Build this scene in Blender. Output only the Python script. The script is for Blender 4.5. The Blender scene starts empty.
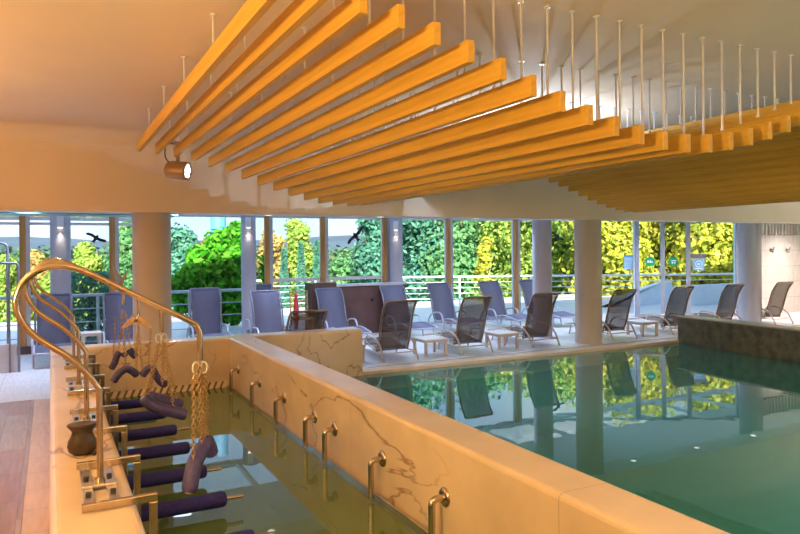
import bpy, math, random
from mathutils import Vector, Matrix
random.seed(7)
S = bpy.context.scene
COL = S.collection
PI = math.pi
# ------------------------------------------------------------------ camera
FPX, YAW, V0, ROLL, H = 675.324, math.radians(27.384), 249.57, math.radians(-0.533), 1.8
sa, ca = math.sin(YAW), math.cos(YAW)
cam_d = bpy.data.cameras.new('camera')
cam = bpy.data.objects.new('camera', cam_d); COL.objects.link(cam)
cam_d.sensor_width = 36.0; cam_d.lens = FPX / 800 * 36
cam_d.shift_y = -(267 - V0) / 800
cam_d.clip_end = 3000
F = Vector((sa, ca, 0)); R = Vector((ca, -sa, 0)); Z = Vector((0, 0, 1))
cr, sr = math.cos(ROLL), math.sin(ROLL)
rt = R * cr + Z * sr; up = R * -sr + Z * cr
M = Matrix((rt, up, -F)).transposed().to_4x4(); M.translation = (0, 0, H)
cam.matrix_world = M
S.camera = cam
# survey helper: bearing of a sight line in the photograph -> plan position at a known distance Y
def ray(u, v=250.0):
    x, y = u - 400, v - V0
    return (cr * x + sr * y) / FPX, (-sr * x + cr * y) / FPX
def at(u, v, Y):
    t, q = ray(u, v); d = Y / (ca - sa * t)
    return Vector((d * (sa + ca * t), Y, H - q * d))
def xat(u, Y): return at(u, 250, Y).x

# ------------------------------------------------------------------ materials
def new_mat(name):
    m = bpy.data.materials.new(name); m.use_nodes = True
    nt = m.node_tree; nt.nodes.clear()
    out = nt.nodes.new('ShaderNodeOutputMaterial')
    return m, nt, out
def bsdf(nt, out, col=(.8, .8, .8), rough=.5, metal=0.0, spec=.5):
    b = nt.nodes.new('ShaderNodeBsdfPrincipled')
    b.inputs['Base Color'].default_value = (*col, 1); b.inputs['Roughness'].default_value = rough
    b.inputs['Metallic'].default_value = metal; b.inputs['Specular IOR Level'].default_value = spec
    nt.links.new(b.outputs[0], out.inputs[0]); return b
def noise(nt, scale, detail=4, coord='Object', stretch=None, dist=0):
    tc = nt.nodes.new('ShaderNodeTexCoord'); n = nt.nodes.new('ShaderNodeTexNoise')
    n.inputs['Scale'].default_value = scale; n.inputs['Detail'].default_value = detail
    n.inputs['Distortion'].default_value = dist
    if stretch:
        mp = nt.nodes.new('ShaderNodeMapping'); mp.inputs['Scale'].default_value = stretch
        nt.links.new(tc.outputs[coord], mp.inputs[0]); nt.links.new(mp.outputs[0], n.inputs[0])
    else: nt.links.new(tc.outputs[coord], n.inputs[0])
    return n
def ramp(nt, src, stops):
    r = nt.nodes.new('ShaderNodeValToRGB')
    e = r.color_ramp.elements
    while len(e) < len(stops): e.new(.5)
    for k, (p, c) in enumerate(stops): e[k].position = p; e[k].color = (*c, 1)
    nt.links.new(src, r.inputs[0]); return r
def mix(nt, a, b, fac, mode='MIX'):
    m = nt.nodes.new('ShaderNodeMix'); m.data_type = 'RGBA'; m.blend_type = mode
    for s, i in ((fac, 0), (a, 6), (b, 7)):
        if isinstance(s, (int, float)): m.inputs[i].default_value = s
        elif isinstance(s, tuple): m.inputs[i].default_value = (*s, 1)
        else: nt.links.new(s, m.inputs[i])
    return m.outputs[2]
def bump(nt, b, h, strength=.2, dist=.01):
    n = nt.nodes.new('ShaderNodeBump'); n.inputs['Strength'].default_value = strength
    n.inputs['Distance'].default_value = dist
    nt.links.new(h, n.inputs['Height']); nt.links.new(n.outputs[0], b.inputs['Normal'])
def plain(name, col, rough=.5, metal=0, var=.08, scale=6, spec=.5, stretch=None, bmp=0):
    m, nt, out = new_mat(name); b = bsdf(nt, out, col, rough, metal, spec)
    n = noise(nt, scale, 4, 'Object', stretch)
    lo = tuple(max(0, c * (1 - var)) for c in col); hi = tuple(min(1, c * (1 + var)) for c in col)
    r = ramp(nt, n.outputs[0], [(.3, lo), (.7, hi)])
    nt.links.new(r.outputs[0], b.inputs['Base Color'])
    if bmp: bump(nt, b, n.outputs[0], bmp)
    return m
def emis(name, col, st):
    m, nt, out = new_mat(name); e = nt.nodes.new('ShaderNodeEmission')
    e.inputs[0].default_value = (*col, 1); e.inputs[1].default_value = st
    nt.links.new(e.outputs[0], out.inputs[0]); return m
def marble_mat(name, base, vein, joint):
    m, nt, out = new_mat(name); b = bsdf(nt, out, base, .28, 0, .45)
    tc = nt.nodes.new('ShaderNodeTexCoord')
    n1 = noise(nt, 2.2, 6); c1 = ramp(nt, n1.outputs[0], [(.3, tuple(x * .86 for x in base)), (.7, tuple(min(1, x * 1.08) for x in base))])
    # thin irregular veins: zero crossings of a warped noise
    n2 = noise(nt, 1.0, 4, 'Object', (.9, .55, 1.5), .5)
    for l_ in n2.inputs[0].links: l_.from_node.inputs['Rotation'].default_value = (-.6, .5, .5)
    s = nt.nodes.new('ShaderNodeMath'); s.operation = 'SUBTRACT'; s.inputs[1].default_value = .5
    a = nt.nodes.new('ShaderNodeMath'); a.operation = 'ABSOLUTE'
    nt.links.new(n2.outputs[0], s.inputs[0]); nt.links.new(s.outputs[0], a.inputs[0])
    v = ramp(nt, a.outputs[0], [(.0, (1, 1, 1)), (.009, (0, 0, 0))])
    n3 = noise(nt, 1.1, 2); g = ramp(nt, n3.outputs[0], [(.40, (0, 0, 0)), (.52, (.9, .9, .9))])
    f = mix(nt, v.outputs[0], g.outputs[0], 1.0, 'MULTIPLY')
    col = mix(nt, c1.outputs[0], vein, f)
    # slab joints
    if joint:
        sx = nt.nodes.new('ShaderNodeSeparateXYZ'); nt.links.new(tc.outputs['Object'], sx.inputs[0])
        w = nt.nodes.new('ShaderNodeMath'); w.operation = 'PINGPONG'; w.inputs[1].default_value = joint[1]
        nt.links.new(sx.outputs[joint[0]], w.inputs[0])
        j = ramp(nt, w.outputs[0], [(0, (1, 1, 1)), (.004, (0, 0, 0))])
        jf = nt.nodes.new('ShaderNodeMath'); jf.operation = 'MULTIPLY'; jf.inputs[1].default_value = .55
        nt.links.new(j.outputs[0], jf.inputs[0])
        col = mix(nt, col, tuple(x * .45 for x in vein), jf.outputs[0])
    nt.links.new(col, b.inputs['Base Color'])
    return m
def wood_mat(name, dark, light, stretch, rough=.45, scale=3.0):
    m, nt, out = new_mat(name); b = bsdf(nt, out, light, rough, 0, .35)
    n = noise(nt, scale, 6, 'Object', stretch, .3)
    r = ramp(nt, n.outputs[0], [(.3, dark), (.68, light)])
    nt.links.new(r.outputs[0], b.inputs['Base Color']); bump(nt, b, n.outputs[0], .08)
    return m
def fabric_mat(name, col, see):
    m, nt, out = new_mat(name)
    b = nt.nodes.new('ShaderNodeBsdfPrincipled'); b.inputs['Roughness'].default_value = .75
    n = noise(nt, 90, 2); r = ramp(nt, n.outputs[0], [(.3, tuple(c * .8 for c in col)), (.7, tuple(c * 1.15 for c in col))])
    nt.links.new(r.outputs[0], b.inputs['Base Color'])
    t = nt.nodes.new('ShaderNodeBsdfTransparent'); x = nt.nodes.new('ShaderNodeMixShader')
    x.inputs[0].default_value = see
    nt.links.new(b.outputs[0], x.inputs[1]); nt.links.new(t.outputs[0], x.inputs[2]); nt.links.new(x.outputs[0], out.inputs[0])
    return m
def sheet_mat(name, tint, ior, rough=0.0, ripple=0, rscale=3, gloss=(1, 1, 1), cloudy=None):
    """thin clear sheet: Fresnel reflection over a tinted see-through"""
    m, nt, out = new_mat(name)
    t = nt.nodes.new('ShaderNodeBsdfTransparent'); t.inputs[0].default_value = (*tint, 1)
    g = nt.nodes.new('ShaderNodeBsdfGlossy'); g.inputs['Roughness'].default_value = rough
    g.inputs['Color'].default_value = (*gloss, 1)
    f = nt.nodes.new('ShaderNodeFresnel'); f.inputs[0].default_value = ior
    x = nt.nodes.new('ShaderNodeMixShader')
    if ripple:
        n = noise(nt, rscale, 2, 'Object', (1, .6, 1)); bp = nt.nodes.new('ShaderNodeBump')
        bp.inputs['Strength'].default_value = ripple; bp.inputs['Distance'].default_value = .02
        nt.links.new(n.outputs[0], bp.inputs['Height'])
        nt.links.new(bp.outputs[0], g.inputs['Normal']); nt.links.new(bp.outputs[0], f.inputs['Normal'])
    body = t.outputs[0]
    if cloudy:
        d = nt.nodes.new('ShaderNodeBsdfDiffuse'); d.inputs[0].default_value = (*cloudy[0], 1); cx = nt.nodes.new('ShaderNodeMixShader')
        cx.inputs[0].default_value = cloudy[1]; nt.links.new(t.outputs[0], cx.inputs[1]); nt.links.new(d.outputs[0], cx.inputs[2]); body = cx.outputs[0]
    # the far face of the sheet adds nothing: no refraction is modelled inside it
    ge = nt.nodes.new('ShaderNodeNewGeometry'); iv = nt.nodes.new('ShaderNodeMath'); iv.operation = 'SUBTRACT'; iv.inputs[0].default_value = 1
    mu = nt.nodes.new('ShaderNodeMath'); mu.operation = 'MULTIPLY'
    nt.links.new(ge.outputs['Backfacing'], iv.inputs[1]); nt.links.new(iv.outputs[0], mu.inputs[0]); nt.links.new(f.outputs[0], mu.inputs[1])
    nt.links.new(mu.outputs[0], x.inputs[0]); nt.links.new(body, x.inputs[1]); nt.links.new(g.outputs[0], x.inputs[2])
    nt.links.new(x.outputs[0], out.inputs[0]); return m
def leaf_mat(name, cols, trans=.35):
    m, nt, out = new_mat(name)
    geo = nt.nodes.new('ShaderNodeNewGeometry')
    r = ramp(nt, geo.outputs['Random Per Island'], [(k / max(1, len(cols) - 1), c) for k, c in enumerate(cols)])
    d = nt.nodes.new('ShaderNodeBsdfDiffuse'); tl = nt.nodes.new('ShaderNodeBsdfTranslucent')
    x = nt.nodes.new('ShaderNodeMixShader'); x.inputs[0].default_value = trans
    for s in (d, tl): nt.links.new(r.outputs[0], s.inputs[0])
    nt.links.new(d.outputs[0], x.inputs[1]); nt.links.new(tl.outputs[0], x.inputs[2]); nt.links.new(x.outputs[0], out.inputs[0])
    return m
def tile_mat(name, c1, c2, mortar, bw, bh, msize, rough, offset=.5, rot=0, spec=.5):
    m, nt, out = new_mat(name); b = bsdf(nt, out, c1, rough, 0, spec)
    tc = nt.nodes.new('ShaderNodeTexCoord'); mp = nt.nodes.new('ShaderNodeMapping')
    mp.inputs['Rotation'].default_value = rot if isinstance(rot, tuple) else (0, 0, rot)
    br = nt.nodes.new('ShaderNodeTexBrick'); br.inputs['Scale'].default_value = 1
    br.inputs['Color1'].default_value = (*c1, 1); br.inputs['Color2'].default_value = (*c2, 1); br.inputs['Mortar'].default_value = (*mortar, 1)
    br.inputs['Brick Width'].default_value = bw; br.inputs['Row Height'].default_value = bh
    br.inputs['Mortar Size'].default_value = msize; br.offset = offset
    nt.links.new(tc.outputs['Object'], mp.inputs[0]); nt.links.new(mp.outputs[0], br.inputs[0])
    n = noise(nt, 5, 5, 'Object', (6, .8, 1)); r = ramp(nt, n.outputs[0], [(.3, (.8, .8, .8)), (.7, (1, 1, 1))])
    nt.links.new(mix(nt, br.outputs[0], r.outputs[0], 1.0, 'MULTIPLY'), b.inputs['Base Color'])
    return m
MT = {}
MT['marble_y'] = marble_mat('marble along', (.72, .60, .45), (.25, .13, .06), (1, 1.25))
MT['marble_x'] = marble_mat('marble across', (.72, .60, .45), (.25, .13, .06), None)
MT['steel'] = plain('golden brushed steel', (.52, .46, .39), .2, 1.0, .06, 30)
MT['chrome'] = plain('brushed steel', (.75, .73, .70), .25, 1.0, .05, 30)
MT['bolt'] = plain('dark bolt', (.05, .045, .04), .4, .6)
MT['slat'] = wood_mat('oak slat', (.62, .36, .05), (.82, .50, .085), (9, .35, 9), .5, 2.2)
MT['rod'] = plain('steel rod', (.74, .74, .78), .35, .3)
MT['ceiling'] = plain('cream ceiling paint', (.80, .70, .61), .8, 0, .02, 1.5)
MT['fascia'] = plain('cream wall paint', (.78, .68, .60), .75, 0, .02, 1.5)
MT['outer_ceiling'] = plain('pale ceiling paint', (.78, .82, .84), .6, 0, .03, 1)
MT['wall'] = plain('cream plaster', (.7, .6, .48), .8, 0, .03)
MT['timber'] = wood_mat('timber mullion', (.42, .20, .06), (.62, .33, .12), (8, 8, .6), .5, 2)
MT['grey_metal'] = plain('grey aluminium', (.50, .52, .58), .4, .3)
MT['door_metal'] = plain('door frame metal', (.36, .38, .46), .4, .2)
MT['dark_metal'] = plain('slate metal', (.19, .19, .25), .4, .3)
MT['white_metal'] = plain('white painted metal', (.8, .82, .86), .45, 0, .03)
MT['column'] = plain('taupe column paint', (.52, .47, .43), .55, 0, .05, 1.5)
MT['column_blue'] = plain('grey column paint', (.42, .42, .50), .55, 0, .04, 1.5)
MT['deck'] = tile_mat('pale deck tile', (.66, .66, .70), (.70, .70, .74), (.50, .50, .55), .6, .6, .006, .35, 0)
MT['coping'] = plain('sandstone coping', (.70, .57, .43), .4, 0, .08, 4)
MT['edge_dark'] = plain('dark pool edge', (.22, .15, .09), .4)
MT['backlit_fabric'] = fabric_mat('backlit sling fabric', (.13, .09, .075), .38)  # same sling cloth as the window row, browned for its backlit side
MT['blue_fabric'] = fabric_mat('slate sling fabric', (.13, .13, .205), .14)
MT['bronze'] = plain('bronze tube', (.26, .17, .10), .35, .5)
MT['beige_tube'] = plain('beige tube', (.55, .44, .36), .4, .2)
MT['blue_tube'] = plain('grey lavender tube', (.45, .45, .54), .4, .2)
MT['table_top'] = plain('pale table top', (.72, .70, .70), .4)
MT['foam'] = plain('navy foam', (.028, .03, .21), .75, 0, .2, 40, .3, None, .1)
MT['purple'] = plain('purple rubberised pad', (.06, .055, .21), .5, 0, .3, 25, .5, None, .15)
MT['brass'] = plain('brass chain', (.52, .38, .22), .3, 1.0, .15, 30)
MT['hook'] = plain('pale hook', (.66, .72, .74), .3, .2)
MT['hanger'] = wood_mat('pale wood', (.62, .42, .22), (.78, .58, .34), (6, 1, 6))
MT['leather'] = plain('dark brown leather', (.055, .038, .03), .4, 0, .3, 12, .5, None, .2)
MT['pool_green'] = tile_mat('green mosaic', (.035, .17, .12), (.05, .20, .15), (.06, .15, .12), .1, .1, .004, .4, 0)
MT['pool_olive'] = tile_mat('olive mosaic', (.24, .25, .075), (.28, .29, .09), (.20, .21, .07), .1, .1, .004, .4, 0)
MT['water_big'] = sheet_mat('pool water', (.50, .86, .78), 1.5, .0, .05, 2.6, cloudy=((.045, .28, .24), .55))
MT['water_small'] = sheet_mat('therapy water', (.74, .80, .55), 1.5, .0, .03, 2.0, cloudy=((.15, .29, .12), .5))
MT['glass'] = sheet_mat('window glass', (.94, .98, .985), 1.25)
MT['stone'] = plain('green grey stone', (.13, .135, .095), .5, 0, .45, 7, .5, None, .1)
MT['stone_cap'] = plain('pale stone cap', (.42, .44, .42), .4, 0, .1)
MT['wall_tile'] = tile_mat('pale wall tile', (.72, .66, .62), (.75, .69, .65), (.55, .5, .47), 1.2, .42, .008, .4, 0, (PI / 2, 0, 0))
MT['vent'] = plain('pale vent slat', (.7, .64, .58), .5)
MT['vent_dark'] = plain('dark vent back', (.03, .02, .015), .7)
MT['counter'] = plain('dark brown panel', (.105, .055, .05), .45, 0, .25, 3)
MT['teal'] = plain('teal ceiling panel', (.10, .30, .36), .4, 0, .25, 1.2, .5, (.25, 2.2, 1))
MT['pale_blue'] = plain('pale blue panel', (.70, .82, .92), .5, 0, .04)
MT['blue_col'] = plain('blue column', (.10, .30, .50), .5)
MT['green_sign'] = plain('green sticker', (.0, .36, .17), .5)
MT['blue_sign'] = plain('blue notice', (.18, .45, .80), .5)
MT['white_sign'] = plain('white print', (.85, .9, .9), .5)
MT['black'] = plain('black film', (.015, .015, .02), .5)
MT['red'] = plain('red cloth', (.50, .03, .05), .7)
MT['orange'] = plain('orange plastic', (.85, .42, .05), .5)
MT['cane'] = wood_mat('cane', (.45, .28, .10), (.62, .42, .18), (5, 5, 5))
MT['lens'] = emis('lamp lens', (.85, .92, 1), 2.5)
MT['warm_lens'] = emis('warm lens', (1, .85, .62), 2.5)
MT['down_lens'] = emis('downlight lens', (1, .95, .85), 1.6)
MT['gun'] = plain('bronze lamp housing', (.45, .30, .18), .4, .4)
MT['trunk'] = plain('bark', (.13, .09, .06), .9, 0, .3, 6)
MT['birch'] = plain('birch bark', (.75, .70, .6), .8, 0, .2, 6)
MT['ground'] = plain('grass slope', (.07, .12, .04), .95, 0, .4, .3)
MT['hill'] = plain('hazed wooded hill', (.055, .085, .115), 1, 0, .25, .03)  # bluish distance haze is put into the hill colour
MT['roofing'] = plain('concrete', (.5, .5, .5), .9)
MT['soil'] = plain('soil', (.03, .02, .015), .95)
MT['leaf_yellow'] = leaf_mat('yellow green leaves', [(.30, .34, .03), (.50, .50, .05), (.62, .52, .07), (.20, .30, .03), (.70, .66, .18)], .4)
MT['leaf_lime'] = leaf_mat('lime leaves', [(.22, .38, .06), (.36, .50, .09), (.50, .55, .12), (.16, .30, .07)], .45)
MT['leaf_green'] = leaf_mat('green leaves', [(.07, .22, .09), (.13, .33, .12), (.25, .43, .16), (.05, .15, .07)], .4)
MT['leaf_blue'] = leaf_mat('blue green leaves', [(.05, .20, .15), (.10, .31, .20), (.22, .44, .28), (.05, .15, .14)], .4)
MT['leaf_wood'] = leaf_mat('far leaves', [(.07, .15, .08), (.12, .20, .09), (.06, .12, .10), (.17, .18, .07)], .3)
MT['leaf_autumn'] = leaf_mat('autumn leaves', [(.42, .26, .08), (.55, .36, .14), (.40, .40, .10), (.5, .25, .12)], .35)
MT['leaf_bush'] = leaf_mat('bush leaves', [(.03, .20, .01), (.08, .40, .02), (.20, .56, .05), (.02, .11, .01)], .45)
# two strip floor material
def walk_mat():
    m, nt, out = new_mat('walkway planks'); b = bsdf(nt, out, (.5, .4, .3), .3, 0, .5)
    tc = nt.nodes.new('ShaderNodeTexCoord'); mp = nt.nodes.new('ShaderNodeMapping'); mp.inputs['Rotation'].default_value = (0, 0, PI / 2)
    br = nt.nodes.new('ShaderNodeTexBrick'); br.inputs['Scale'].default_value = 1; br.inputs['Brick Width'].default_value = .75
    br.inputs['Row Height'].default_value = .22; br.inputs['Mortar Size'].default_value = .003
    br.inputs['Color1'].default_value = (.42, .36, .33, 1); br.inputs['Color2'].default_value = (.34, .16, .07, 1); br.inputs['Mortar'].default_value = (.2, .15, .1, 1)
    br.inputs['Bias'].default_value = -.1
    nt.links.new(tc.outputs['Object'], mp.inputs[0]); nt.links.new(mp.outputs[0], br.inputs[0])
    n = noise(nt, 4, 6, 'Object', (9, .8, 1)); r = ramp(nt, n.outputs[0], [(.25, (.62, .6, .58)), (.7, (1, 1, 1))])
    nt.links.new(mix(nt, br.outputs[0], r.outputs[0], 1.0, 'MULTIPLY'), b.inputs['Base Color']); return m
MT['walk'] = walk_mat()
MT['walk_strip'] = tile_mat('beige border tile', (.62, .47, .32), (.58, .42, .28), (.3, .2, .12), .45, .19, .003, .3, 0, PI / 2)

# ------------------------------------------------------------------ mesh builder
class MB:
    def __init__(s): s.v = []; s.f = []; s.sm = []
    def add(s, vs, fs, smooth=False):
        b = len(s.v); s.v += [tuple(p) for p in vs]; s.f += [tuple(b + i for i in f) for f in fs]; s.sm += [smooth] * len(fs)
    def box(s, a, b, rot=None, pivot=None):
        x0, y0, z0 = a; x1, y1, z1 = b
        vs = [Vector(p) for p in ((x0, y0, z0), (x1, y0, z0), (x1, y1, z0), (x0, y1, z0), (x0, y0, z1), (x1, y0, z1), (x1, y1, z1), (x0, y1, z1))]
        if rot: vs = [rot @ (p - Vector(pivot)) + Vector(pivot) for p in vs]
        s.add(vs, [(0, 3, 2, 1), (4, 5, 6, 7), (0, 1, 5, 4), (1, 2, 6, 5), (2, 3, 7, 6), (3, 0, 4, 7)]); return s
    def tube(s, pts, r, n=8, cap=True, closed=False, lobe=0):
        pts = [Vector(p) for p in pts]; rs = r if isinstance(r, (list, tuple)) else [r] * len(pts)
        N = len(pts); rings = []; prev = None
        for i, p in enumerate(pts):
            a = pts[i - 1] if (i or closed) else p; c = pts[(i + 1) % N] if (i < N - 1 or closed) else p
            t = (c - a).normalized()
            if prev is None:
                ref = Vector((0, 0, 1)) if abs(t.z) < .9 else Vector((1, 0, 0)); x = t.cross(ref).normalized()
            else: x = (prev - t * prev.dot(t)).normalized()
            prev = x; y = t.cross(x)
            rings.append([p + (x * math.cos(2 * PI * k / n) + y * math.sin(2 * PI * k / n)) * rs[i] * (1 - lobe * (k % 2)) for k in range(n)])
        vs = [q for g in rings for q in g]; fs = []
        for i in range(N if closed else N - 1):
            j = (i + 1) % N
            for k in range(n): fs.append((i * n + k, i * n + (k + 1) % n, j * n + (k + 1) % n, j * n + k))
        s.add(vs, fs, True)
        if cap and not closed: s.add(rings[0][::-1], [tuple(range(n))]); s.add(rings[-1], [tuple(range(n))])
        return s
    def cyl(s, a, b, r, n=16, r2=None): return s.tube([a, b], [r, r if r2 is None else r2], n)
    def lathe(s, prof, c=(0, 0, 0), n=20, mat=None):
        vs = []; fs = []
        for (r, z) in prof:
            for k in range(n): vs.append(Vector((r * math.cos(2 * PI * k / n), r * math.sin(2 * PI * k / n), z)))
        for i in range(len(prof) - 1):
            for k in range(n): fs.append((i * n + k, i * n + (k + 1) % n, (i + 1) * n + (k + 1) % n, (i + 1) * n + k))
        if mat: vs = [mat @ p for p in vs]
        s.add([p + Vector(c) for p in vs], fs, True); return s
    def prism(s, poly, y0, y1):
        """x-z outline extruded along y"""
        n = len(poly); vs = [(x, y0, z) for x, z in poly] + [(x, y1, z) for x, z in poly]
        s.add(vs, [tuple(range(n)), tuple(range(2 * n - 1, n - 1, -1))] + [(i, n + i, n + (i + 1) % n, (i + 1) % n) for i in range(n)]); return s
    def strip(s, pts, w, th=.006):
        """sheet following a y-z profile, width w along x, with thickness"""
        P = [Vector((0, y, z)) for y, z in pts]; vs = []; fs = []
        for i, p in enumerate(P):
            a = P[max(0, i - 1)]; c = P[min(len(P) - 1, i + 1)]; t = (c - a).normalized(); nn = Vector((0, -t.z, t.y)) * th / 2
            for sg in (1, -1):
                for x in (-w / 2, w / 2): vs.append(Vector((x, p.y, p.z)) + nn * sg)
        for i in range(len(P) - 1):
            b = 4 * i
            fs += [(b, b + 1, b + 5, b + 4), (b + 3, b + 2, b + 6, b + 7), (b + 2, b, b + 4, b + 6), (b + 1, b + 3, b + 7, b + 5)]
        e = 4 * (len(P) - 1); fs += [(0, 2, 3, 1), (e, e + 1, e + 3, e + 2)]
        s.add(vs, fs, True); return s
    def chain(s, a, b, link=.030, r=.0034):
        a, b = Vector(a), Vector(b); L = (b - a).length; n = max(2, int(L / (link * .78))); t = (b - a).normalized()
        ref = Vector((0, 1, 0)) if abs(t.y) < .9 else Vector((1, 0, 0)); x = t.cross(ref).normalized(); y = t.cross(x)
        for i in range(n):
            c = a.lerp(b, (i + .5) / n); w = x if i % 2 else y
            s.tube([c + t * math.cos(2 * PI * k / 8) * link / 2 + w * math.sin(2 * PI * k / 8) * link * .32 for k in range(8)], r, 5, closed=True)
        return s
    def build(s, name, mat, parent=None, loc=None, bevel=0, seg=2):
        me = bpy.data.meshes.new(name); me.from_pydata(s.v, [], s.f); me.polygons.foreach_set('use_smooth', s.sm); me.update()
        me.materials.append(MT[mat] if isinstance(mat, str) else mat)
        o = bpy.data.objects.new(name, me); COL.objects.link(o)
        if parent: o.parent = parent
        if loc: o.location = loc
        if bevel:
            md = o.modifiers.new('bevel', 'BEVEL'); md.width = bevel; md.segments = seg; md.limit_method = 'ANGLE'
        return o
def fillet(pts, r, n=6):
    pts = [Vector(p) for p in pts]; out = [pts[0]]
    for i in range(1, len(pts) - 1):
        p = pts[i]; a = (pts[i - 1] - p); b = (pts[i + 1] - p); rr = min(r, a.length * .49, b.length * .49)
        A = p + a.normalized() * rr; B = p + b.normalized() * rr
        for k in range(n + 1):
            t = k / n; out.append(A * (1 - t) ** 2 + p * 2 * t * (1 - t) + B * t * t)
    return out + [pts[-1]]
def smooth_path(pts, n=6):
    P = [Vector(p) for p in pts]; out = []
    for i in range(len(P) - 1):
        p0 = P[max(0, i - 1)]; p1 = P[i]; p2 = P[i + 1]; p3 = P[min(len(P) - 1, i + 2)]
        for k in range(n):
            t = k / n
            out.append(.5 * ((2 * p1) + (p2 - p0) * t + (2 * p0 - 5 * p1 + 4 * p2 - p3) * t * t + (-p0 + 3 * p1 - 3 * p2 + p3) * t ** 3))
    return out + [P[-1]]
def tag(o, label, cat, group=None, kind='thing'):
    o['label'] = label; o['category'] = cat; o['kind'] = kind
    if group: o['group'] = group
    return o
def thing(name, label, cat, loc=(0, 0, 0), rz=0, group=None):
    o = bpy.data.objects.new(name, None); COL.objects.link(o); o.location = loc; o.rotation_euler = (0, 0, rz)
    o.empty_display_size = .2
    return tag(o, label, cat, group)
def struct(o, label=None):
    o['kind'] = 'structure'
    if label: o['label'] = label
    return o
def copy_tree(o, parent=None):
    c = o.copy(); COL.objects.link(c)
    if parent: c.parent = parent
    for ch in list(o.children): copy_tree(ch, c)
    return c
ORD = ['first', 'second', 'third', 'fourth', 'fifth', 'sixth', 'seventh', 'eighth', 'ninth', 'tenth', 'eleventh', 'twelfth', 'thirteenth',
       'fourteenth', 'fifteenth', 'sixteenth', 'seventeenth', 'eighteenth', 'nineteenth', 'twentieth']
for t_ in ('twenty', 'thirty', 'forty'):
    for k_ in range(1, 10): ORD.append(f'{t_}-{ORD[k_ - 1]}')
    ORD.append({'twenty': 'thirtieth', 'thirty': 'fortieth', 'forty': 'fiftieth'}[t_])

# ------------------------------------------------------------------ shell
YF, YC0, YC1 = 9.098, 9.12, 9.446      # far pool wall, coping front, coping back
ZP = .638; WX0, WX1 = .352, 2.129; DX1 = 2.458; ZS = 2.326; ZC = 3.36
FY = 14.0
struct(MB().box((-5, YC1, -.25), (22, 16, 0)).build('floor', 'deck'))
struct(MB().box((-5, -4, -.25), (-.185, YC1 - .002, 0)).build('floor_walkway', 'walk'))
struct(MB().box((-.183, -4, -.25), (-.014, YC1 - .002, .0)).build('floor_border', 'walk_strip'))
struct(MB().box((-5, -4.0, ZC), (20, YC1, ZC + .3)).build('ceiling', 'ceiling'))
# cove + fascia + soffit beam in one profile
pr = []
rc = .32
pr += [(YC1 - rc, ZC)] + [(YC1 - rc + rc * math.sin(a), ZC - rc + rc * math.cos(a)) for a in [PI / 2 * k / 10 for k in range(1, 11)]]
prof = [(y, z) for y, z in pr] + [(YC1, ZS), (9.95, ZS), (9.95, ZC + .3), (YC1 - rc, ZC + .3)]
mb = MB(); n_ = len(prof)
mb.add([(-5, y, z) for y, z in prof] + [(20, y, z) for y, z in prof],
       [tuple(range(n_ - 1, -1, -1)), tuple(range(n_, 2 * n_))] + [(i, (i + 1) % n_, n_ + (i + 1) % n_, n_ + i) for i in range(n_)])
struct(mb.build('ceiling_soffit', 'fascia'))
struct(MB().box((-5, 9.95, 2.55), (22, 12.4, 2.75)).build('ceiling_lounge', 'outer_ceiling'))
def skylight(nm, x0, x1, z):
    r = bpy.data.objects.new(nm, None); COL.objects.link(r); r.location = (x0, 12.41, z); struct(r); L = x1 - x0
    MB().box((.04, .04, .03), (L - .04, 1.72, .04)).build('pane', 'glass', r)
    f = MB().box((0, 0, .0), (L, .05, .08)).box((0, 1.52, .0), (L, 1.78, .08)); n = max(1, round(L / 1.45))
    for k in range(n + 1): f.box((L * k / n - (.03 if k else 0), .05, .0), (L * k / n + (.03 if k < n else 0), 1.52, .08))
    f.build('frame', 'white_metal', r)
skylight('window_101', -5, 1.897, 2.40)
skylight('window_102', 1.9, 20, 2.552)
struct(MB().box((-5, 11.7, 2.40), (1.9, 12.405, 2.549)).build('ceiling_panel', 'teal'))
struct(MB().box((-5.2, -4, 0), (-5, 15.2, 3.66)).build('wall_left', 'wall'))
struct(MB().box((20, -4, -1.5), (20.2, 11.41, 3.66)).build('wall_right', 'wall'))
struct(MB().box((-5.2, -4.2, -1.5), (20.2, -4, 3.66)).build('wall_back', 'wall'))
struct(MB().box((-5.4, -4.4, 3.66), (22.2, 12.4, 3.9)).build('roof', 'roofing'))

# pools --------------------------------------------------------------
struct(MB().box((-.012, -4, -.25), (WX0, YF + .1, ZP)).build('parapet_wall', 'marble_y', bevel=.045, seg=4))
struct(MB().box((WX1, -4, -1.4), (DX1, YF + .1, ZP)).build('dividing_wall', 'marble_y', bevel=.03, seg=3))
mbw = MB().box((-.012, YF, -1.0), (4.084, YC1 - .02, ZP)); struct(mbw.build('parapet_wall_far', 'marble_x', bevel=.03, seg=3))
struct(MB().box((4.084, YC0, -.3), (20, YC1, 0)).build('pool_coping', 'coping', bevel=.012))
struct(MB().box((4.084, YC0 + .03, -1.4), (20, YC1 - .05, -.301)).build('pool_wall', 'pool_green'))
struct(MB().box((4.3, YC1 - .055, .001), (20, YC1 - .035, .004)).build('coping_joint', 'edge_dark'))
struct(MB().box((DX1, -4, -1.6), (20, YC1, -1.4)).build('pool_floor', 'pool_green'))
struct(MB().box((WX0, -4, -1.2), (WX1, YF, -1.0)).build('pool_floor_therapy', 'pool_olive'))
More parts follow.
